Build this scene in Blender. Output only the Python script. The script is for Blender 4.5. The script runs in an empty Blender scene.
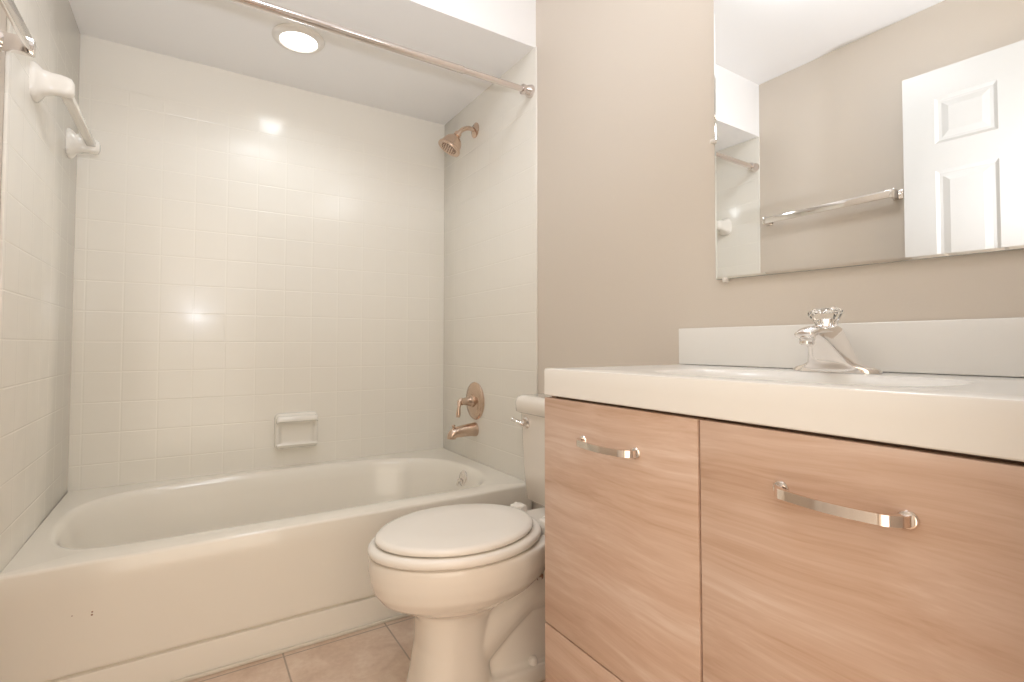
import bpy, bmesh, math, random
from mathutils import Vector, Matrix
random.seed(4)
PI = math.pi
S = bpy.context.scene
C = S.collection

# ------------------------------------------------------------------ camera
# floor is z = 0, the camera stands in the doorway above the origin
CAMZ = .908
F = 510.18
cam = bpy.data.cameras.new('camera')
cam.sensor_width = 36; cam.lens = F/1024*36; cam.shift_y = -(341-328.3)/1024
cam.clip_start = .01
co = bpy.data.objects.new('camera', cam); C.objects.link(co); S.camera = co
co.location = (0, 0, CAMZ)
co.rotation_euler = (PI/2+math.radians(1.865), 0, -math.radians(32.243))

# ------------------------------------------------------------------ world, lights, exposure
W = bpy.data.worlds.new('world'); S.world = W; W.use_nodes = True
W.node_tree.nodes['Background'].inputs[0].default_value = (1, .87, .72, 1)
W.node_tree.nodes['Background'].inputs[1].default_value = 2.35
S.view_settings.view_transform = 'Standard'; S.view_settings.look = 'None'
S.view_settings.gamma = 1; S.view_settings.use_curve_mapping = False
S.view_settings.exposure = 0.23

def lamp(name, kind, loc, energy, color, size, rot=(0, 0, 0), **kw):
    l = bpy.data.lights.new(name, kind); l.energy = energy; l.color = color
    if kind == 'AREA': l.shape = 'DISK'; l.size = size
    else: l.shadow_soft_size = size
    for k, v in kw.items(): setattr(l, k, v)
    o = bpy.data.objects.new(name, l); C.objects.link(o); o.location = loc; o.rotation_euler = rot
    return o
_d = Vector((.25, 2.2, 3.3))-Vector((.03, .06, 1.14))
lamp('camera_flash', 'SPOT', (0.03, 0.06, 1.14), 45.0, (.80, .87, 1), .045, tuple(_d.to_track_quat('-Z', 'Y').to_euler()), spot_size=math.radians(112), spot_blend=1)
DOWNLIGHT_W = 6.5
GLOBE = 8.5

# ------------------------------------------------------------------ room dimensions
XL, XR, YB = -.382, 1.151, 2.497
YF = .085                 # inner face of the front (entry) wall
ZC, ZA = 2.392, 2.096     # room ceiling, alcove ceiling
YS = 1.645                # face of the soffit
YA = 1.665                # tub apron
TT = .008                 # tile thickness

# ------------------------------------------------------------------ materials
def mat(name, col, rough=.5, metal=0, **kw):
    m = bpy.data.materials.new(name); m.use_nodes = True
    b = m.node_tree.nodes['Principled BSDF']
    b.inputs['Base Color'].default_value = (*col, 1)
    b.inputs['Roughness'].default_value = rough
    b.inputs['Metallic'].default_value = metal
    for k, v in kw.items(): b.inputs[k.replace('_', ' ')].default_value = v
    return m
class NT:
    def __init__(s, m): s.t = m.node_tree; s.b = s.t.nodes['Principled BSDF']
    def n(s, kind, **kw):
        x = s.t.nodes.new(kind)
        for k, v in kw.items():
            if k.startswith('i_'): x.inputs[int(k[2:])].default_value = v
            else: setattr(x, k, v)
        return x
    def l(s, a, b): s.t.links.new(a, b)
    def math(s, op, a, b=None, c=None):
        x = s.t.nodes.new('ShaderNodeMath'); x.operation = op
        for i, v in enumerate((a, b, c)):
            if v is None: continue
            if isinstance(v, (int, float)): x.inputs[i].default_value = v
            else: s.l(v, x.inputs[i])
        return x.outputs[0]
    def coords(s):
        tc = s.n('ShaderNodeTexCoord'); sp = s.n('ShaderNodeSeparateXYZ'); s.l(tc.outputs['Object'], sp.inputs[0])
        return tc.outputs['Object'], sp.outputs
    def noise(s, vec, scale, detail=3, rough=.5, dist=0):
        x = s.n('ShaderNodeTexNoise'); x.inputs['Scale'].default_value = scale; x.inputs['Detail'].default_value = detail
        x.inputs['Roughness'].default_value = rough; x.inputs['Distortion'].default_value = dist
        if vec is not None: s.l(vec, x.inputs['Vector'])
        return x.outputs[0]
    def ramp(s, fac, stops):
        r = s.n('ShaderNodeValToRGB'); e = r.color_ramp.elements
        while len(e) < len(stops): e.new(.5)
        for q, (p, c) in zip(e, stops): q.position = p; q.color = (*c, 1)
        s.l(fac, r.inputs[0]); return r.outputs[0]
    def bump(s, h, strength, dist=.01, prev=None):
        b = s.n('ShaderNodeBump'); b.inputs['Strength'].default_value = strength; b.inputs['Distance'].default_value = dist
        s.l(h, b.inputs['Height'])
        if prev is not None: s.l(prev, b.inputs['Normal'])
        return b.outputs[0]

def paint(name, col, bs=.12):
    m = mat(name, col, .55); t = NT(m); v, _ = t.coords()
    t.l(t.bump(t.noise(v, 260, 2), bs, .002), t.b.inputs['Normal']); return m
M_TAN = paint('tan_wall_paint', (.70, .625, .54))
M_WHITE_PAINT = paint('white_ceiling_paint', (.92, .91, .90))
M_DOOR = mat('white_door_paint', (.66, .65, .625), .35)

def tile(name, axis, phase):
    """moulded square wall tiles, smooth above z = 1.91"""
    m = mat(name, (.86, .826, .752), .2, Coat_Weight=.12, Coat_Roughness=.1)
    t = NT(m); v, sp = t.coords()
    P = .1165
    def groove(c, ph, w):
        u = t.math('DIVIDE', t.math('SUBTRACT', c, ph), P)
        fr = t.math('FRACT', u)
        d = t.math('MULTIPLY', t.math('MINIMUM', fr, t.math('SUBTRACT', 1.0, fr)), P)
        mr = t.n('ShaderNodeMapRange'); mr.interpolation_type = 'SMOOTHSTEP'
        mr.inputs[1].default_value = w*.25; mr.inputs[2].default_value = w
        t.l(d, mr.inputs[0]); return mr.outputs[0]
    g = t.math('MINIMUM', t.math('MAXIMUM', groove(sp[axis], phase, .0034), .55), groove(sp['Z'], .455, .0034))
    top = t.math('GREATER_THAN', sp['Z'], 1.912)
    seam = t.math('GREATER_THAN', t.math('ABSOLUTE', t.math('SUBTRACT', sp['Z'], 1.912)), .0015)
    g = t.math('MINIMUM', t.math('MAXIMUM', g, top), seam)
    # every tile sits at a very slightly different tilt
    wn = t.n('ShaderNodeTexNoise'); wn.inputs['Scale'].default_value = 6.5; wn.inputs['Detail'].default_value = 1
    t.l(v, wn.inputs['Vector'])
    col = t.n('ShaderNodeMix'); col.data_type = 'RGBA'
    t.l(g, col.inputs[0]); col.inputs[6].default_value = (.885, .85, .77, 1); col.inputs[7].default_value = (.86, .826, .752, 1)
    t.l(col.outputs[2], t.b.inputs['Base Color'])
    b1 = t.bump(wn.outputs[0], .12, .02)
    t.l(t.bump(g, .5, .0014, b1), t.b.inputs['Normal'])
    return m
M_TILE_X = tile('wall_tile_back', 'X', -.223)
M_TILE_Y = tile('wall_tile_side', 'Y', YB-.02)

def floor_mat():
    m = mat('floor_tile', (.6, .5, .42), .38); t = NT(m); v, sp = t.coords(); P = .306
    def fr(c, ph):
        f = t.math('FRACT', t.math('DIVIDE', t.math('SUBTRACT', c, ph), P))
        return t.math('MULTIPLY', t.math('MINIMUM', f, t.math('SUBTRACT', 1.0, f)), P)
    d = t.math('MINIMUM', fr(sp['X'], .247), fr(sp['Y'], 1.638))
    gr = t.math('LESS_THAN', d, .0024)
    n1 = t.noise(v, 9, 5, .65, .6); n2 = t.noise(v, 60, 3, .6)
    f = t.math('ADD', t.math('MULTIPLY', n1, .7), t.math('MULTIPLY', n2, .3))
    c = t.ramp(f, [(.32, (.56, .40, .295)), (.5, (.66, .50, .385)), (.68, (.75, .61, .49))])
    mx = t.n('ShaderNodeMix'); mx.data_type = 'RGBA'; t.l(gr, mx.inputs[0]); t.l(c, mx.inputs[6])
    mx.inputs[7].default_value = (.40, .31, .24, 1); t.l(mx.outputs[2], t.b.inputs['Base Color'])
    t.l(t.bump(t.math('SUBTRACT', 1.0, gr), .6, .002, t.bump(n2, .08, .004)), t.b.inputs['Normal'])
    return m
M_FLOOR = floor_mat()

def wood_mat():
    m = mat('pale_elm_laminate', (.6, .42, .3), .42); t = NT(m); v, sp = t.coords()
    oi = t.n('ShaderNodeObjectInfo')
    sh = t.n('ShaderNodeCombineXYZ'); t.l(t.math('MULTIPLY', oi.outputs['Random'], 7.0), sh.inputs[2])
    ad = t.n('ShaderNodeVectorMath', operation='ADD'); t.l(v, ad.inputs[0]); t.l(sh.outputs[0], ad.inputs[1])
    mp = t.n('ShaderNodeMapping'); mp.inputs['Scale'].default_value = (1, .06, 1); mp.inputs['Rotation'].default_value = (math.radians(-5), 0, 0)
    t.l(ad.outputs[0], mp.inputs[0])
    # slow wander of the grain
    w = t.n('ShaderNodeTexNoise'); w.inputs['Scale'].default_value = 2.35; w.inputs['Detail'].default_value = 2; t.l(ad.outputs[0], w.inputs['Vector'])
    ws = t.n('ShaderNodeVectorMath', operation='SCALE'); t.l(w.outputs['Color'], ws.inputs[0]); ws.inputs['Scale'].default_value = .055
    a2 = t.n('ShaderNodeVectorMath', operation='ADD'); t.l(mp.outputs[0], a2.inputs[0]); t.l(ws.outputs[0], a2.inputs[1])
    n1 = t.noise(a2.outputs[0], 16, 3, .55); n2 = t.noise(a2.outputs[0], 70, 3, .6); n3 = t.noise(a2.outputs[0], 260, 2, .6)
    f = t.math('ADD', t.math('MULTIPLY', n1, .55), t.math('ADD', t.math('MULTIPLY', n2, .32), t.math('MULTIPLY', n3, .13)))
    c = t.ramp(f, [(.35, (.48, .30, .20)), (.46, (.585, .40, .295)), (.54, (.64, .46, .355)), (.65, (.73, .575, .48))])
    t.l(c, t.b.inputs['Base Color']); t.l(t.bump(n3, .06, .002), t.b.inputs['Normal'])
    return m
M_WOOD = wood_mat()
M_GAP_SHADE = mat('cabinet_shadow_gap', (.20, .115, .07), .7)  # dark brown stands in for the shade in the gaps between fronts
M_TUB = mat('cream_tub_enamel', (.86, .81, .72), .14, Coat_Weight=.4, Coat_Roughness=.06)
M_PORC = mat('cream_porcelain', (.85, .79, .71), .12, Coat_Weight=.4, Coat_Roughness=.05)
M_SEAT = mat('cream_seat_plastic', (.87, .82, .75), .2)
M_CERAM = mat('white_ceramic', (.87, .835, .765), .16)
M_COUNTER = mat('white_cultured_marble', (.87, .845, .80), .22, Coat_Weight=.25, Coat_Roughness=.1)
M_CHROME = mat('chrome', (.86, .82, .79), .07, 1)
M_NICKEL = mat('brushed_nickel', (.66, .51, .41), .24, 1)
M_ROD = mat('rod_nickel', (.76, .70, .67), .13, 1)
M_PULL = mat('pull_nickel', (.84, .76, .70), .12, 1)
M_MIRROR = mat('mirror_silver', (.93, .94, .93), .005, 1)
M_MEDGE = mat('mirror_cut_edge', (.55, .56, .53), .2)
M_RUB = mat('clear_bumper', (.85, .8, .74), .3)
M_HOLE = mat('brown_plug', (.28, .15, .10), .4)
M_DARK = mat('dark_nozzle_rubber', (.25, .17, .12), .5)
M_ACRYL = mat('clear_acrylic', (1, .985, .96), .03, Transmission_Weight=1.0, IOR=1.45)
M_TRIM = mat('white_trim', (.83, .80, .75), .4)
M_CAULK = mat('caulk', (.72, .66, .56), .5)
def emis(name, col, s):
    m = mat(name, (.9, .9, .9), .5); b = m.node_tree.nodes['Principled BSDF']
    b.inputs['Emission Color'].default_value = (*col, 1); b.inputs['Emission Strength'].default_value = s; return m
M_GLOW = emis('downlight_lens', (1, .98, .94), 3.0)
M_FILL_DOME = emis('fill_dome_glow', (.86, .92, 1), 14.0)  # glow of the added ceiling fill
M_GLOBE = emis('frosted_globe_lit', (.90, .95, 1), GLOBE)

# ------------------------------------------------------------------ mesh helpers
def link(name, bm, m, parent=None, smooth=True, angle=35, mods=()):
    """link the bmesh (built in world coordinates) as one object, relative to its parent's origin"""
    bmesh.ops.recalc_face_normals(bm, faces=bm.faces)
    me = bpy.data.meshes.new(name)
    off = Vector((0, 0, 0)); p = parent
    while p: off += p.location; p = p.parent
    bmesh.ops.translate(bm, verts=bm.verts, vec=-off)
    bm.to_mesh(me); bm.free()
    for mm in (m if isinstance(m, (list, tuple)) else [m]): me.materials.append(mm)
    o = bpy.data.objects.new(name, me); C.objects.link(o); o.parent = parent
    if smooth:
        me.shade_smooth()
        if angle: me.set_sharp_from_angle(angle=math.radians(angle))
    return o
def thing(name, label, cat, loc=(0, 0, 0), group=None):
    o = bpy.data.objects.new(name, None); C.objects.link(o); o.location = loc; o.empty_display_size = .05
    return tag(o, label, cat, group)
def tag(o, label, cat=None, group=None):
    o['label'] = label
    if cat: o['category'] = cat
    if group: o['group'] = group
    return o
def struct(name, bm, m, **k):
    o = link(name, bm, m, **k); o['kind'] = 'structure'; return o
def box(bm, a, b, bev=0, seg=2, mi=0):
    x0, y0, z0 = a; x1, y1, z1 = b
    vs = [bm.verts.new(p) for p in [(x0,y0,z0),(x1,y0,z0),(x1,y1,z0),(x0,y1,z0),(x0,y0,z1),(x1,y0,z1),(x1,y1,z1),(x0,y1,z1)]]
    fs = [bm.faces.new([vs[i] for i in q]) for q in [(0,3,2,1),(4,5,6,7),(0,1,5,4),(1,2,6,5),(2,3,7,6),(3,0,4,7)]]
    for f in fs: f.material_index = mi
    if bev:
        es = list({e for f in fs for e in f.edges})
        r = bmesh.ops.bevel(bm, geom=es, offset=bev, segments=seg, profile=.5, affect='EDGES')
        for f in r['faces']: f.material_index = mi
    return vs
def B(*a, **k):
    bm = bmesh.new(); box(bm, *a, **k); return bm
def loft(bm, rings, cap0=True, cap1=True, closed=False, mi=0):
    R = [[bm.verts.new(p) for p in r] for r in rings]; n = len(R[0])
    pairs = list(zip(R, R[1:])) + ([(R[-1], R[0])] if closed else [])
    for a, b in pairs:
        for i in range(n):
            f = bm.faces.new((a[i], a[(i+1) % n], b[(i+1) % n], b[i])); f.material_index = mi
    if not closed:
        if cap0: bm.faces.new(R[0][::-1]).material_index = mi
        if cap1: bm.faces.new(R[-1]).material_index = mi
    return R
def frame(d):
    d = Vector(d).normalized(); up = Vector((0, 0, 1)) if abs(d.z) < .95 else Vector((1, 0, 0))
    u = d.cross(up).normalized(); v = u.cross(d).normalized(); return d, u, v
def lathe(bm, base, axis, prof, n=32, cap0=True, cap1=True, flute=0, fn=8, mi=0):
    """prof: list of (distance along axis, radius)"""
    d, u, v = frame(axis); base = Vector(base); rings = []
    for t, r in prof:
        ring = []
        for i in range(n):
            a = 2*PI*i/n; rr = max(r, 1e-5)*(1+flute*math.cos(fn*a))
            ring.append(base+d*t+u*rr*math.cos(a)+v*rr*math.sin(a))
        rings.append(ring)
    loft(bm, rings, cap0, cap1, mi=mi)
def spline(pts, k=8, closed=False):
    P = [Vector(p) for p in pts]; n = len(P); out = []
    rng = range(n if closed else n-1)
    for i in rng:
        p0 = P[(i-1) % n] if closed or i > 0 else P[0]*2-P[1]
        p1 = P[i]; p2 = P[(i+1) % n]
        p3 = P[(i+2) % n] if closed or i+2 < n else P[-1]*2-P[-2]
        for j in range(k):
            t = j/k
            out.append(.5*((2*p1)+(p2-p0)*t+(2*p0-5*p1+4*p2-p3)*t*t+(3*p1-p0-3*p2+p3)*t**3))
    if not closed: out.append(P[-1].copy())
    return out
def tube(bm, pts, r, n=16, flat=1.0, side=None, cap=True, mi=0):
    """r: number or one radius per point; flat squashes the second axis"""
    P = [Vector(p) for p in pts]; rings = []; prev = None
    for i, p in enumerate(P):
        d = (P[min(i+1, len(P)-1)]-P[max(i-1, 0)]).normalized()
        if prev is None:
            ref = Vector(side) if side else frame(d)[1]
            u = (ref-d*ref.dot(d)).normalized()
        else: u = (prev-d*prev.dot(d)).normalized()
        prev = u; v = d.cross(u)
        rr = r[i] if isinstance(r, (list, tuple)) else r
        rings.append([p+u*rr*math.cos(2*PI*j/n)+v*rr*flat*math.sin(2*PI*j/n) for j in range(n)])
    loft(bm, rings, cap, cap, mi=mi)
def basin_slab(bm, x0, x1, y0, y1, ztop, outline, rings, side_z, rnd=.006, front_only=False):
    """flat rim between a rectangle and a closed outline, with a basin sunk inside it. rings: (inset, z)"""
    n = len(outline); cx = sum(p[0] for p in outline)/n; cy = sum(p[1] for p in outline)/n
    ax = (max(p[0] for p in outline)-min(p[0] for p in outline))/2; ay = (max(p[1] for p in outline)-min(p[1] for p in outline))/2
    def cast(p, X0, X1, Y0, Y1):
        dx, dy = p[0]-cx, p[1]-cy; t = 1e9
        if dx > 1e-9: t = min(t, (X1-cx)/dx)
        if dx < -1e-9: t = min(t, (X0-cx)/dx)
        if dy > 1e-9: t = min(t, (Y1-cy)/dy)
        if dy < -1e-9: t = min(t, (Y0-cy)/dy)
        return [cx+dx*t, cy+dy*t]
    out = [cast(p, x0, x1, y0, y1) for p in outline]
    for c in ((x0, y0), (x1, y0), (x1, y1), (x0, y1)):
        k = min(range(n), key=lambda i: (out[i][0]-c[0])**2+(out[i][1]-c[1])**2); out[k] = list(c)
    def ins(d, z):
        if front_only: return [(p[0], p[1]+d*max(0, 1-(p[1]-y0)/.05), z) for p in out]
        return [(cx+(p[0]-cx)*(1-d/max(x1-x0, 1e-6)*2), cy+(p[1]-cy)*(1-d/(y1-y0)*2), z) for p in out]
    R = [ins(*q) if len(q) == 2 else None for q in side_z]
    R += [ins(0, ztop-rnd), ins(rnd*.3, ztop-rnd*.3), ins(rnd, ztop)]
    for d, z in rings:
        R.append([(cx+(p[0]-cx)*(1-d/ax), cy+(p[1]-cy)*(1-d/ay), z) for p in outline])
    loft(bm, R, True, True)

# ================================================================== SETTING
T = .1
struct('floor', B((XL-T, -.6, -.05), (XR+T, YB+T, 0)), M_FLOOR, smooth=False)
struct('ceiling', B((XL-T, -.04, ZC), (XR+T, YS, ZC+.05)), M_WHITE_PAINT, smooth=False)
struct('ceiling_shower', B((XL-T, YS, ZA), (XR+T, YB+T, ZC+.05)), M_WHITE_PAINT, smooth=False)
struct('wall_back', B((XL-T, YB, 0), (XR+T, YB+T, ZA)), M_TILE_X, smooth=False)
struct('wall_left', B((XL-T, -.04, 0), (XL, YB, ZC)), M_TAN, smooth=False)
struct('wall_right', B((XR, -.04, 0), (XR+T, YB, ZC)), M_TAN, smooth=False)
struct('wall_shower_left', B((XL, 1.642, .30), (XL+TT, YB, ZA), bev=.0025), M_TILE_Y)
struct('wall_shower_right', B((XR-TT, 1.634, .30), (XR, YB, ZA), bev=.0025), M_TILE_Y)
# entry wall with the doorway the photo was taken from
bm = bmesh.new()
box(bm, (XL, -.04, 0), (-.31, YF, ZC)); box(bm, (.46, -.04, 0), (XR, YF, ZC)); box(bm, (-.31, -.04, 2.06), (.46, YF, ZC))
struct('wall_front', bm, M_TAN, smooth=False)
# thin caulk bead at the foot of the tub
bm = bmesh.new(); box(bm, (XL, YA-.010, 0), (XR, YA, .010), bev=.003); struct('trim_1', bm, M_CAULK)
# baseboards where paint meets floor
bm = bmesh.new(); box(bm, (XL, YF, 0), (XL+.012, 1.655, .085), bev=.003); struct('baseboard_left', bm, M_TRIM)
bm = bmesh.new(); box(bm, (XR-.012, .95, 0), (XR, 1.655, .085), bev=.003); struct('baseboard_right', bm, M_TRIM)

# ================================================================== BATHTUB
tub = thing('bathtub', 'cream alcove bathtub with plain front apron between the tiled walls', 'bathtub', ((XL+XR)/2, 2.08, 0))
ctrl = [(-.225,1.782),(-.10,1.762),(.13,1.757),(.56,1.752),(.90,1.752),(1.005,1.80),(1.058,1.93),(1.062,2.08),(1.02,2.24),(.87,2.37),(.60,2.43),(.30,2.438),
        (.04,2.425),(-.118,2.40),(-.245,2.335),(-.312,2.23),(-.328,2.08),(-.322,1.94),(-.29,1.84)]
outl = [(p.x, p.y) for p in spline([(a, b, 0) for a, b in ctrl], 8, True)]
bm = bmesh.new()
basin_slab(bm, XL+TT+.001, XR-TT-.001, YA, YB-.001, .364, outl,
           [(-.012, .364), (-.004, .3635), (.003, .361), (.009, .355), (.016, .343), (.03, .30), (.05, .20), (.075, .11), (.10, .075), (.15, .06), (.25, .056)],
           [(.001, .0), (.001, .080), (.002, .086), (.012, .089), (.012, .094), (.0, .099), (0, .11), (0, .2), (0, .30)], rnd=.009, front_only=True)
link('basin', bm, M_TUB, tub, angle=50)
for x, z, q in ((-.196, .238, .0022), (-.1965, .231, .0026), (-.235, .2385, .0014)):
    bm = bmesh.new(); lathe(bm, (x, YA+.0002, z), (0, -1, 0), [(0, q), (.0006, q*.8), (.0007, q*.1)], 10); tag(link('chip', bm, M_HOLE, tub), 'small brown chip in the apron enamel')
bm = bmesh.new()
lathe(bm, (1.040, 2.052, .314), (-1, 0, .18), [(0, .034), (.004, .0345), (.008, .031), (.010, .024), (.012, .010), (.0125, .003)])
tube(bm, [(1.030, 2.052, .314), (1.014, 2.052, .310), (1.008, 2.052, .288)], [.006, .006, .0045], 10)
tag(link('overflow_plate', bm, M_CHROME, tub), 'round chrome overflow plate with trip lever')
bm = bmesh.new(); lathe(bm, (.84, 2.10, .0565), (0, 0, 1), [(0, .03), (.003, .03), (.004, .02), (.004, .004)]); tag(link('drain', bm, M_CHROME, tub), 'chrome drain')

# ================================================================== SHOWER FITTINGS
XS = XR-TT
sh = thing('showerhead', 'bell-shaped brushed nickel shower head on curved arm high on the tiled wall', 'shower head', (XS, 2.14, 1.938))
bm = bmesh.new(); lathe(bm, (XS, 2.14, 1.938), (-1, 0, 0), [(0, .036), (.004, .036), (.008, .030), (.012, .016), (.014, .011)])
link('flange', bm, M_NICKEL, sh)
arm = spline([(XS-.004, 2.14, 1.938), (XS-.040, 2.14, 1.940), (XS-.072, 2.14, 1.924), (XS-.096, 2.142, 1.898)], 6)
bm = bmesh.new(); tube(bm, arm, .0105, 16); link('arm', bm, M_NICKEL, sh)
hb = Vector((XS-.090, 2.141, 1.906)); ax = Vector((-.47, .14, -.84)).normalized()
bm = bmesh.new()
lathe(bm, hb, ax, [(0, .010), (.002, .017), (.018, .018), (.021, .015), (.025, .022), (.032, .031), (.043, .040), (.057, .0455), (.070, .048), (.078, .050), (.082, .0555), (.090, .057), (.094, .055), (.095, .048), (.093, .043), (.093, .004)], 40)
head = link('spray_head', bm, M_NICKEL, sh)
bm = bmesh.new(); d, u, v = frame(ax)
for ring, cnt in ((.012, 6), (.024, 12), (.034, 18)):
    for i in range(cnt):
        a = 2*PI*i/cnt; c = hb+d*.0915+u*ring*math.cos(a)+v*ring*math.sin(a)
        lathe(bm, c, d, [(0, .0025), (.004, .0022), (.005, .001)], 8)
tag(link('nozzles', bm, M_DARK, head), 'dark rubber nozzles on the shower head face')

vc = Vector((XS, 2.134, .645))
va = thing('shower_valve', 'round brushed nickel shower valve with lever handle above the tub spout', 'shower valve', vc)
bm = bmesh.new(); lathe(bm, vc, (-1, 0, 0), [(0, .087), (.004, .088), (.008, .085), (.011, .076), (.012, .070), (.015, .066), (.018, .050), (.019, .034), (.019, .01)], 48)
link('escutcheon', bm, M_NICKEL, va)
bm = bmesh.new(); lathe(bm, vc+Vector((-.015, 0, 0)), (-1, 0, 0), [(0, .030), (.010, .029), (.014, .024), (.030, .020), (.050, .0155), (.056, .017), (.060, .0165), (.064, .012), (.066, .004)], 32)
link('hub', bm, M_NICKEL, va)
bm = bmesh.new(); a = vc+Vector((-.083, 0, 0))
tube(bm, [a+Vector((.008, 0, .012)), a+Vector((0, 0, .0)), a+Vector((-.006, -.004, -.025)), a+Vector((-.010, -.006, -.055)), a+Vector((-.011, -.006, -.070))], [.007, .012, .0075, .0105, .009], 14)
link('lever', bm, M_NICKEL, va)

sc = Vector((XS, 2.134, .512))
sp_ = thing('tub_spout', 'brushed nickel tub spout with diverter knob below the shower valve', 'tub spout', sc)
bm = bmesh.new()
path = spline([sc, sc+Vector((-.04, 0, -.001)), sc+Vector((-.080, 0, -.004)), sc+Vector((-.108, 0, -.009)), sc+Vector((-.122, 0, -.020)), sc+Vector((-.124, 0, -.034))], 5)
rr = [.033, .0325, .031, .030, .0295, .029, .0285, .028, .0275, .027, .0265, .026, .0255, .025, .0245, .024, .0235, .023, .022, .0215, .021, .0205, .020, .020, .020, .020]
tube(bm, path, rr[:len(path)], 24); link('spout_body', bm, M_NICKEL, sp_)
bm = bmesh.new(); lathe(bm, sc+Vector((-.114, 0, .008)), (0, 0, 1), [(0, .005), (.010, .0045), (.013, .008), (.018, .009), (.022, .005)], 16)
link('diverter_knob', bm, M_NICKEL, sp_)

# ================================================================== SHOWER ROD
ROD = (1.666, 1.925)
rd = thing('shower_rod', 'brushed nickel shower curtain rod spanning the front of the tub alcove', 'shower rod', (XL+TT, *ROD))
bm = bmesh.new(); lathe(bm, (XL+TT+.02, *ROD), (1, 0, 0), [(0, .0135), (1.19, .0135), (1.193, .0122)], 24); link('outer_tube', bm, M_ROD, rd)
bm = bmesh.new(); lathe(bm, (XL+TT+1.205, *ROD), (1, 0, 0), [(0, .0112), (XR-TT-.03-(XL+TT+1.205), .0115)], 24); link('inner_tube', bm, M_ROD, rd)
for x, s in ((XL+TT, 1), (XR-TT, -1)):
    bm = bmesh.new(); lathe(bm, (x, *ROD), (s, 0, 0), [(0, .025), (.006, .026), (.016, .023), (.028, .018), (.034, .0165), (.036, .020), (.044, .020), (.046, .014)], 28)
    link('end_cap', bm, M_ROD, rd)

# ================================================================== SOAP DISH (on the back wall)
sd = thing('soap_dish', 'small white ceramic soap dish set in the tiled back wall above the tub', 'soap dish', (.422, YB, .52))
def rrect(cx, cz, hw, hh, r, y, n=6):
    out = []
    for sx, sz, a0 in ((1, -1, -PI/2), (1, 1, 0), (-1, 1, PI/2), (-1, -1, PI)):
        for i in range(n+1):
            a = a0+PI/2*i/n; out.append((cx+sx*(hw-r)+r*math.cos(a), y, cz+sz*(hh-r)+r*math.sin(a)))
    return out
bm = bmesh.new(); cx, cz = .4145, .522
loft(bm, [rrect(cx, cz, .091, .080, .022, YB+.0005), rrect(cx, cz, .0905, .080, .022, YB-.014), rrect(cx, cz, .088, .077, .021, YB-.023), rrect(cx, cz, .081, .070, .018, YB-.027),
          rrect(cx, cz-.010, .073, .054, .012, YB-.024), rrect(cx, cz-.010, .069, .050, .012, YB-.014), rrect(cx, cz-.010, .055, .034, .010, YB-.0115)])
link('dish_body', bm, M_CERAM, sd, angle=60)
bm = bmesh.new()
sec = [(0, .030), (.012, .034), (.030, .030), (.037, .020), (.036, .010), (.026, .006), (.010, .004), (.0, .004)]
loft(bm, [[(x, YB-.012-dy, cz+.036+dz*k) for dy, dz in sec] for x, k in ((cx-.086, .6), (cx-.082, .9), (cx-.074, 1), (cx+.074, 1), (cx+.082, .9), (cx+.086, .6))]); link('top_ledge', bm, M_CERAM, sd, angle=60)
bm = bmesh.new()
sec = [(0, -.012), (.014, -.014), (.028, -.008), (.034, .002), (.030, .009), (.022, .004), (0, .0)]
loft(bm, [[(x, YB-.012-dy, cz-.060+dz*k) for dy, dz in sec] for x, k in ((cx-.085, .6), (cx-.081, .9), (cx-.073, 1), (cx+.073, 1), (cx+.081, .9), (cx+.085, .6))]); link('soap_tray', bm, M_CERAM, sd, angle=60)

# ================================================================== CERAMIC TOWEL BAR (left tile wall)
XT = XL+TT
cb = thing('ceramic_towel_bar', 'white ceramic towel bar with two flared posts on the tiled left wall', 'towel bar', (XT, 2.09, 1.61))
def ceramic_post(y, z, s):
    bm = bmesh.new(); rings = []
    for x, hy, hz, dz in ((0, .042, .050, .0), (.006, .042, .050, 0), (.012, .037, .045, .001), (.022, .026, .034, .002), (.040, .021, .029, .004), (.058, .021, .028, .004), (.072, .022, .027, .002), (.082, .019, .023, .002), (.087, .010, .013, .002)):
        ring = []
        for i in range(32):
            a = 2*PI*i/32; c, q = math.cos(a), math.sin(a); e = .62
            ring.append((XT+x, y+hy*math.copysign(abs(c)**e, c), z+dz+hz*math.copysign(abs(q)**e, q)))
        rings.append(ring)
    loft(bm, rings); link('post', bm, M_CERAM, cb, angle=50)
ceramic_post(1.855, 1.626, 1); ceramic_post(2.335, 1.618, -1)
bm = bmesh.new(); box(bm, (XT+.050, 1.86, 1.613), (XT+.077, 2.34, 1.633), bev=.004); tag(link('bar', bm, M_CERAM, cb), 'square white bar')

# ================================================================== CHROME TOWEL BAR (left painted wall)
tb = thing('towel_bar', 'chrome towel bar with square brackets on the tan left wall beside the tile edge', 'towel bar', (XL, 1.28, 1.60))
for y in (.99, 1.585):
    bm = bmesh.new(); box(bm, (XL, y-.020, 1.582), (XL+.006, y+.020, 1.622), bev=.0015); box(bm, (XL+.004, y-.009, 1.582), (XL+.063, y+.010, 1.620), bev=.0015)
    link('bracket', bm, M_CHROME, tb)
bm = bmesh.new(); box(bm, (XL+.051, .985, 1.584), (XL+.062, 1.590, 1.618), bev=.0015); link('bar', bm, M_CHROME, tb)

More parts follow.
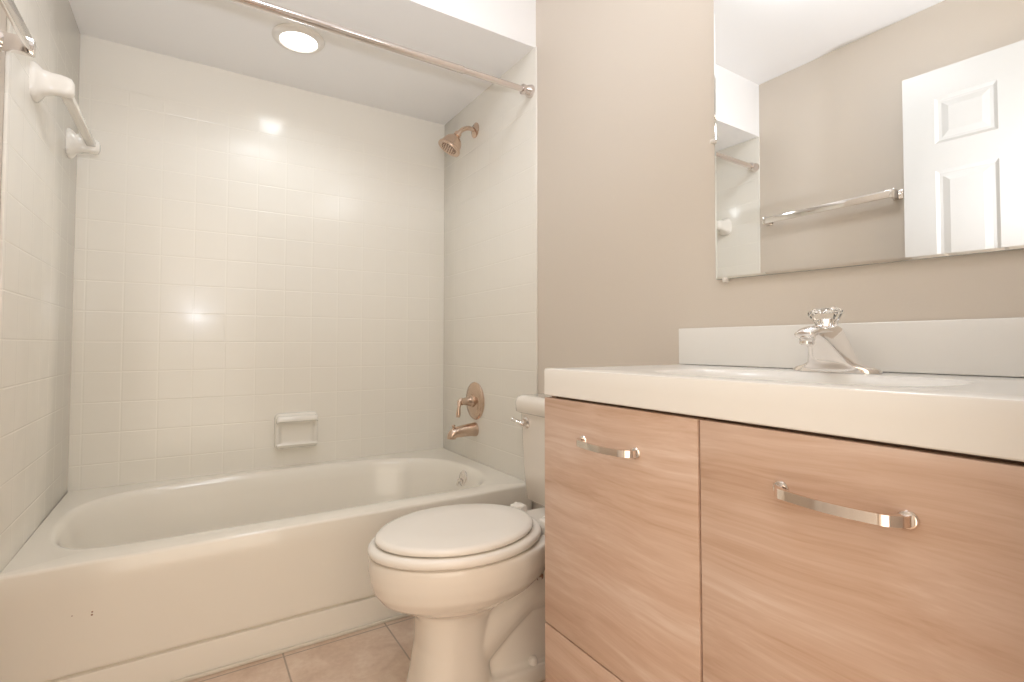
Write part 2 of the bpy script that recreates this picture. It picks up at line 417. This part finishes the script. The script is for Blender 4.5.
# ================================================================== RECESSED LIGHT
lc = Vector((.336, 2.082, ZA))
dl = thing('recessed_light', 'round white recessed light glowing in the ceiling above the tub', 'ceiling light', lc)
bm = bmesh.new(); lathe(bm, lc, (0, 0, -1), [(-.0, .094), (.004, .095), (.010, .090), (.016, .078), (.017, .070), (.010, .066), (.006, .064)], 48, True, True)
link('trim_ring', bm, M_TRIM, dl)
bm = bmesh.new(); lathe(bm, lc+Vector((0, 0, -.011)), (0, 0, -1), [(0, .066), (.002, .066), (.004, .05), (.0045, .01)], 40); link('lens', bm, M_GLOW, dl)
lamp('recessed_light_source', 'SPOT', lc+Vector((0, 0, -.03)), DOWNLIGHT_W, (.86, .94, 1), .055, spot_size=math.radians(165), spot_blend=.9)

# ================================================================== ADDED CEILING FILL (unseen dome over the frame, put in to even out the room light)
rc = Vector((.36, .98, ZC))
cl = thing('added_ceiling_fill', 'added unseen fill dome on the room ceiling in front of the tub', 'ceiling light', rc)
bm = bmesh.new(); lathe(bm, rc, (0, 0, -1), [(0, .16), (.012, .165), (.022, .160)], 48); link('base', bm, M_TRIM, cl)
bm = bmesh.new(); lathe(bm, rc+Vector((0, 0, -.022)), (0, 0, -1), [(0, .155), (.02, .150), (.045, .125), (.065, .08), (.072, .03), (.0725, .003)], 48); link('fill_dome', bm, M_FILL_DOME, cl)

# ================================================================== VANITY LIGHT (above the mirror, over the frame)
vl = thing('vanity_light', 'chrome bar light with three round globes on the wall above the mirror', 'wall light', (XR, .5, 2.13))
bm = bmesh.new(); box(bm, (XR-.03, .24, 2.09), (XR, .76, 2.17), bev=.006); link('back_bar', bm, M_CHROME, vl)
for y in (.32, .50, .68):
    bm = bmesh.new(); lathe(bm, (XR-.03, y, 2.13), (-1, 0, 0), [(0, .026), (.02, .026), (.026, .022)], 20); link('socket', bm, M_CHROME, vl)
    bm = bmesh.new(); bmesh.ops.create_uvsphere(bm, u_segments=24, v_segments=14, radius=.048, matrix=Matrix.Translation((XR-.098, y, 2.13))); link('globe', bm, M_GLOBE, vl, angle=None)

# ================================================================== TOILET
TY = 1.232; TX = XR
to = thing('toilet', 'cream two-piece toilet with closed lid between the bathtub and the vanity', 'toilet', (TX-.45, TY, 0))
def egg(af, ab, hw, z, n=64, e=2.0, dz=0):
    """a = distance from the wall; widest point sits 55% back"""
    ac = ab+(af-ab)*.50; out = []
    for i in range(n):
        t = 2*PI*i/n; c, s = math.cos(t), math.sin(t); k = 2/e
        px = math.copysign(abs(c)**k, c); py = math.copysign(abs(s)**k, s)
        a = ac+(af-ac)*px if c > 0 else ac+(ac-ab)*px
        taper = 1-.10*max(0, px)**2
        out.append((TX-a, TY+hw*py*taper, z+dz*px))
    return out
def slab(bm, x0, x1, hw0, hw1, z0, z1, n=64, e=5):
    """x0, x1 distances from the wall"""
    def ring(f, z):
        out = []
        for i in range(n):
            t = 2*PI*i/n; c, s = math.cos(t), math.sin(t); k = 2/e
            a = (x0+x1)/2+(x1-x0)/2*math.copysign(abs(c)**k, c)*f
            w = hw0+(hw1-hw0)*((a-x0)/(x1-x0)); out.append((TX-a, TY+w*f*math.copysign(abs(s)**k, s), z))
        return out
    loft(bm, [ring(.96, z0), ring(1, z0+.006), ring(1, z1-.008), ring(.97, z1)])
bm = bmesh.new()
loft(bm, [egg(.680, .46, .104, 0.0, e=3), egg(.676, .46, .102, .02, e=3), egg(.664, .47, .094, .08, e=2.8), egg(.655, .47, .089, .15, e=2.6), egg(.655, .46, .088, .22, e=2.5), egg(.668, .41, .096, .242), egg(.708, .35, .122, .259), egg(.745, .31, .148, .280),
          egg(.764, .28, .165, .305), egg(.774, .265, .173, .335), egg(.777, .26, .1755, .360), egg(.777, .26, .1755, .381), egg(.772, .26, .171, .389)])
slab(bm, .025, .36, .125, .115, .335, .389)                # deck the tank stands on
slab(bm, .07, .52, .060, .072, 0, .345, e=3)
slab(bm, .07, .56, .078, .100, 0, .050, e=3.4)             # foot
tube(bm, [(TX-.52, TY, .13), (TX-.44, TY, .19), (TX-.36, TY, .235), (TX-.27, TY, .225), (TX-.21, TY, .16), (TX-.19, TY, .08), (TX-.18, TY, .02)], [.082, .084, .084, .082, .078, .074, .074], 24)
body = link('bowl', bm, M_PORC, to, angle=None)
rm = body.modifiers.new('remesh', 'REMESH'); rm.mode = 'VOXEL'; rm.voxel_size = .0045; rm.use_smooth_shade = True
sm = body.modifiers.new('smooth', 'SMOOTH'); sm.factor = .5; sm.iterations = 7
UP = .0095
# seat: a ring
bm = bmesh.new()
o1 = [(.7735, .310, .176, .3835), (.778, .305, .180, .389), (.778, .305, .180, .398), (.773, .310, .176, .4045), (.761, .320, .165, .4065)]
i1 = [(.735, .36, .125, .4045), (.725, .37, .115, .396), (.725, .37, .115, .389), (.733, .36, .123, .3835)]
loft(bm, [egg(q[0], q[1], q[2], q[3]+UP) for q in o1+i1], closed=True); link('seat', bm, M_SEAT, to, angle=60)
bm = bmesh.new()
loft(bm, [egg(.755, .335, .162, .4180), egg(.760, .331, .1665, .4215), egg(.761, .330, .1675, .4275), egg(.757, .334, .164, .433), egg(.745, .345, .153, .436), egg(.66, .40, .09, .438)])
link('lid', bm, M_SEAT, to, angle=60)
for s in (-1, 1):
    bm = bmesh.new(); box(bm, (TX-.325, TY+s*.075-.018, .3880), (TX-.285, TY+s*.075+.018, .427), bev=.005, seg=3)
    lathe(bm, (TX-.298, TY+s*.075-.024, .4185), (0, 1, 0), [(0, .009), (.048, .009)], 16); link('hinge', bm, M_SEAT, to)
for s in (-1, 1):
    bm = bmesh.new(); box(bm, (TX-.70-.006, TY+s*.105-.010, .3900), (TX-.70+.006, TY+s*.105+.010, .3938), bev=.001); tag(link('bumper', bm, M_RUB, to), 'clear rubber bumper under the seat')
for s in (-1, 1):
    bm = bmesh.new(); lathe(bm, (TX-.352, TY+s*.072, .048), (0, 0, 1), [(0, .013), (.010, .0125), (.017, .009), (.020, .003)], 20); tag(link('bolt_cap', bm, M_SEAT, to), 'round cap over the floor bolt')
bm = bmesh.new(); lathe(bm, (TX-.33, TY-.062, .274), (0, -1, -.15), [(0, .012), (.012, .012), (.014, .009), (.010, .007), (.010, .001)], 20); tag(link('side_plug', bm, M_HOLE, to), 'dark brown round plug in the side of the base')
bm = bmesh.new()
def rsec(x0, x1, hw, z, r=.03, n=6):
    out = []
    for sx, sy, a0 in ((1, -1, -PI/2), (1, 1, 0), (-1, 1, PI/2), (-1, -1, PI)):
        for i in range(n+1):
            a = a0+PI/2*i/n; cx = x1-r if sx > 0 else x0+r
            out.append((cx+r*math.cos(a), TY+sy*(hw-r)+r*math.sin(a), z))
    return out
loft(bm, [rsec(TX-.187, TX-.03, .205, .392), rsec(TX-.194, TX-.026, .214, .398), rsec(TX-.199, TX-.022, .224, .50), rsec(TX-.203, TX-.020, .234, .682)])
tank = link('tank', bm, M_PORC, to, angle=60)
bm = bmesh.new()
loft(bm, [rsec(TX-.206, TX-.016, .238, .680, .025), rsec(TX-.215, TX-.012, .246, .685, .028), rsec(TX-.217, TX-.012, .248, .716, .028), rsec(TX-.212, TX-.016, .243, .731, .028), rsec(TX-.196, TX-.03, .228, .738, .02)])
link('tank_lid', bm, M_PORC, to, angle=60)
bm = bmesh.new(); ly = TY+.180
lathe(bm, (TX-.201, ly, .650), (-1, 0, 0), [(0, .019), (.006, .019), (.010, .014), (.020, .012)], 20)
tube(bm, spline([(TX-.218, ly-.010, .649), (TX-.226, ly+.004, .651), (TX-.230, ly+.024, .656), (TX-.232, ly+.040, .660)], 4), [.011]*4+[.0095]*4+[.0085]*4+[.0095], 12, flat=.8)
tag(link('flush_lever', bm, M_CHROME, tank), 'chrome flush lever')

# ================================================================== VANITY
VX, VY0, VY1 = .679, .092, .939      # front plane, near end, far end
ZT, ZB = .855, .7955                 # countertop top and underside
YG = .5265; ZD = .2925               # gap between the two columns of fronts, line between upper and lower fronts
vn = thing('vanity_cabinet', 'pale woodgrain vanity cabinet with flat fronts and arched pulls under the white sink top', 'vanity', ((VX+XR)/2, (VY0+VY1)/2, 0))
bm = bmesh.new(); xb = VX+.020
box(bm, (xb, VY1-.018, .0), (XR-.003, VY1-.001, ZB-.001)); box(bm, (xb, VY0, .0), (XR-.003, VY0+.018, ZB-.001)); box(bm, (xb, VY0+.018, .09), (XR-.012, VY1-.018, .108)); box(bm, (XR-.012, VY0+.018, .0), (XR-.003, VY1-.018, ZB-.001))
link('carcass', bm, M_WOOD, vn, smooth=False)
bm = bmesh.new(); box(bm, (xb+.0005, VY0+.018, .108), (xb+.012, VY1-.018, ZB-.002)); tag(link('face_panel', bm, M_GAP_SHADE, vn, smooth=False), 'panel behind the drawer fronts, coloured dark as gap shade')
bm = bmesh.new(); box(bm, (xb+.05, VY0+.018, 0), (xb+.065, VY1-.018, .088)); link('toe_kick', bm, M_WOOD, vn, smooth=False)
def pull(yc, zc, parent):
    bm = bmesh.new(); h = .072
    for s in (-1, 1):
        lathe(bm, (VX-.0002, yc+s*h, zc), (-1, 0, 0), [(0, .0105), (.002, .0108), (.004, .0095), (.005, .007)], 24)
    # one bent bar: thick feet leaning inwards, thin bowed grip between them
    half = [(.0025, h, .0050), (.010, h-.001, .0048), (.018, h-.006, .0045), (.0245, h-.014, .0040), (.0275, h-.022, .0024), (.0295, h-.032, .0020), (.0325, h-.050, .0019), (.0335, 0, .0019)]
    P = [(VX-d, yc+q, w) for d, q, w in half]+[(VX-d, yc-q, w) for d, q, w in half[-2::-1]]
    rings = []
    for i, (x, y, w) in enumerate(P):
        a, b = P[max(i-1, 0)], P[min(i+1, len(P)-1)]
        t = Vector((b[0]-a[0], b[1]-a[1], 0)).normalized(); q = Vector((-t.y, t.x, 0))*w; c = Vector((x, y, zc)); hz = .0063
        rings.append([c+q+Vector((0, 0, hz)), c-q+Vector((0, 0, hz)), c-q-Vector((0, 0, hz)), c+q-Vector((0, 0, hz))])
    loft(bm, rings)
    tag(link('handle', bm, M_PULL, parent, angle=30), 'arched satin metal pull')
for y0, y1 in ((YG+.0022, VY1), (VY0, YG-.0022)):
    for z0, z1, hz in ((ZD+.0018, ZB-.0052, .714), (.095, ZD-.0018, .215)):
        bm = bmesh.new(); box(bm, (VX, y0, z0), (VX+.0185, y1, z1), bev=.0012, seg=2)
        d_ = link('drawer', bm, M_WOOD, vn, angle=30)
        pull((y0+y1)/2+(-.002 if y0 > .5 else .014), hz, d_)

ct = thing('vanity_countertop', 'thick white sink countertop with a backsplash on the woodgrain vanity', 'countertop', ((VX+XR)/2, (VY0+VY1)/2, ZB))
sx, sy = .885, .50; ol = []
for i in range(96):
    t = 2*PI*i/96; c, s = math.cos(t), math.sin(t); k = 2/3.2
    ol.append((sx+.135*math.copysign(abs(c)**k, c), sy+.235*math.copysign(abs(s)**k, s)))
bm = bmesh.new()
basin_slab(bm, VX, XR-.001, YF+.002, VY1, ZT, ol, [(-.012, ZT), (-.004, ZT-.001), (.002, ZT-.005), (.008, ZT-.015), (.015, ZT-.035), (.030, ZT-.0425), (.06, ZT-.0495), (.115, ZT-.054)], [(.002, ZB), (0, ZB+.002), (0, ZB+.03)], rnd=.0035)
link('sink_top', bm, M_COUNTER, ct, angle=40)
bm = bmesh.new(); box(bm, (XR-.020, YF+.002, ZT+.0008), (XR-.001, VY1, .9525), bev=.0025, seg=3); link('backsplash', bm, M_COUNTER, ct)
bm = bmesh.new(); lathe(bm, (sx+.02, sy, ZT-.0535), (0, 0, 1), [(0, .022), (.002, .022), (.003, .016), (.002, .014), (.002, .002)], 24); tag(link('drain', bm, M_CHROME, ct), 'chrome sink drain')

# ================================================================== FAUCET
FX, FY = 1.062, .506
fa = thing('faucet', 'chrome single-handle faucet with a clear knob on the white sink top', 'faucet', (FX, FY, ZT))
bm = bmesh.new(); rings = []
#        z,   cx,    hx,   hy,  e
for z, dx, hx, hy, e in ((.0, 0, .027, .079, 2.2), (.005, 0, .027, .079, 2.2), (.009, -.001, .027, .074, 2.2), (.013, -.004, .030, .058, 2.1), (.019, -.007, .034, .044, 2.4), (.030, -.010, .038, .037, 3.0), (.045, -.016, .043, .029, 3.4),
                         (.058, -.024, .050, .025, 3.4), (.068, -.033, .055, .022, 3.0), (.077, -.036, .055, .020, 2.8), (.084, -.028, .043, .018, 2.4), (.088, -.022, .026, .015, 2)):
    r = []
    for i in range(48):
        t = 2*PI*i/48; c, s = math.cos(t), math.sin(t); k = 2/e
        r.append((FX+dx+hx*math.copysign(abs(c)**k, c), FY+hy*math.copysign(abs(s)**k, s), ZT+.0005+z))
    rings.append(r)
loft(bm, rings); link('faucet_body', bm, M_CHROME, fa, angle=60)
bm = bmesh.new()
tube(bm, spline([(FX-.015, FY, ZT+.070), (FX-.045, FY, ZT+.077), (FX-.075, FY, ZT+.079), (FX-.100, FY, ZT+.075), (FX-.112, FY, ZT+.070)], 5), [.020]*5+[.020]*5+[.0195]*5+[.0175]*5+[.013], 24, flat=.5, side=(0, 1, 0))
link('spout', bm, M_CHROME, fa, angle=60)
bm = bmesh.new(); lathe(bm, (FX-.098, FY, ZT+.074), (-.12, 0, -1), [(0, .0135), (.010, .0135), (.011, .0128), (.020, .0122), (.021, .010), (.018, .009), (.018, .001)], 28)
link('aerator', bm, M_CHROME, fa)
bm = bmesh.new(); lathe(bm, (FX-.028, FY, ZT+.083), (-.15, 0, 1), [(0, .0125), (.022, .0115), (.024, .009)], 24); tag(link('stem', bm, M_CHROME, fa), 'chrome stem inside the clear knob')
bm = bmesh.new(); lathe(bm, (FX-.029, FY, ZT+.088), (-.15, 0, 1), [(0, .0150), (.004, .0185), (.014, .0215), (.024, .0275), (.029, .0285), (.033, .0250), (.036, .018), (.0365, .003)], 64, flute=.05, fn=9)
tag(link('knob', bm, M_ACRYL, fa, angle=25), 'clear fluted acrylic knob')

# ================================================================== MIRROR
xm = XR-.006
mi = thing('wall_mirror', 'frameless rectangular mirror held by clear clips on the tan wall above the sink', 'mirror', (XR, .45, 1.07))
TILT = lambda z: (1.945-z)*.0080+.0005         # the foot stands out a few millimetres on its clips
poly = [(.8245, 1.0755), (.10, 1.0615), (.10, 1.93), (.8245, 1.945)]
bm = bmesh.new()
back = [bm.verts.new((XR-.0005, y, z)) for y, z in poly]; rimv = [bm.verts.new((xm+.001-TILT(z), y, z)) for y, z in poly]
ins = []
cyy = sum(p[0] for p in poly)/4; czz = sum(p[1] for p in poly)/4
for y, z in poly: ins.append(bm.verts.new((xm-TILT(z), y+math.copysign(.005, cyy-y), z+math.copysign(.005, czz-z))))
bm.faces.new(back).material_index = 1
for i in range(4):
    j = (i+1) % 4
    bm.faces.new((back[i], back[j], rimv[j], rimv[i])).material_index = 1
    bm.faces.new((rimv[i], rimv[j], ins[j], ins[i])).material_index = 0
bm.faces.new(ins)
link('mirror_pane', bm, [M_MIRROR, M_MEDGE], mi, smooth=False)
for y, z, hy, hz in ((.8275, 1.436, .006, .005), (.797, 1.072, .005, .006)):
    bm = bmesh.new(); box(bm, (xm-.0125, y-hy, z-hz), (XR, y+hy, z+hz), bev=.002); lathe(bm, (xm-.0125, y, z), (-1, 0, 0), [(0, .004), (.0015, .0035), (.002, .001)], 12)
    tag(link('mirror_clip', bm, M_RUB, mi), 'small clear clip on the mirror edge')

# ================================================================== DOOR (open, seen in the mirror)
dw, dt, dh = .76, .035, 2.042
fe = Vector((-.25, .92, 0)); dirn = Vector((-.032, -.368, 0)).normalized(); hinge = fe+dirn*dw
dr = thing('panel_door', 'white six-panel door standing open by the left wall, seen in the mirror', 'door', (hinge.x, hinge.y, .01))
nrm = Vector((-dirn.y, dirn.x, 0));  nrm = nrm if nrm.x > 0 else -nrm        # room side
def DP(s, z, t):   # s along the door from the free edge, t out of the room-side face
    p = fe+dirn*s+nrm*t; return (p.x, p.y, z+.01)
bm = bmesh.new()
cols = [(.105, .295), (.42, .64)]; rows = [(.16, .78), (.89, 1.625), (1.735, 1.925)]
ss = sorted({0, dw, *[c for q in cols for c in q]}); zs = sorted({0, dh, *[c for q in rows for c in q]})
for side in (1, -1):
    f0 = 0 if side == 1 else -dt
    for i in range(len(ss)-1):
        for j in range(len(zs)-1):
            a, b, c, d = ss[i], ss[i+1], zs[j], zs[j+1]
            if (a, b) in cols and (c, d) in rows:
                R = []
                for ins_, dep in ((0, 0), (.012, -.007), (.022, -.007), (.045, -.001)):
                    R.append([bm.verts.new(DP(s, z, f0+side*dep)) for s, z in ((a+ins_, c+ins_), (b-ins_, c+ins_), (b-ins_, d-ins_), (a+ins_, d-ins_))])
                for p, q in zip(R, R[1:]):
                    for k in range(4): bm.faces.new((p[k], p[(k+1) % 4], q[(k+1) % 4], q[k]))
                bm.faces.new(R[-1])
            else:
                bm.faces.new([bm.verts.new(DP(s, z, f0)) for s, z in ((a, c), (b, c), (b, d), (a, d))])
for e in (0, dw): bm.faces.new([bm.verts.new(DP(e, z, t)) for z, t in ((0, 0), (dh, 0), (dh, -dt), (0, -dt))])
for z in (0, dh): bm.faces.new([bm.verts.new(DP(s, z, t)) for s, t in ((0, 0), (dw, 0), (dw, -dt), (0, -dt))])
bmesh.ops.remove_doubles(bm, verts=bm.verts, dist=.0001)
link('door_leaf', bm, M_DOOR, dr, smooth=False)
for side in (1, -1):
    bm = bmesh.new(); base = Vector(DP(.065, .95, 0 if side == 1 else -dt))
    lathe(bm, base, nrm*side, [(0, .030), (.004, .030), (.008, .018), (.010, .011), (.020, .011), (.026, .020), (.034, .026), (.042, .024), (.048, .012), (.049, .002)], 28)
    tag(link('door_knob', bm, M_ROD, dr), 'satin nickel door knob')
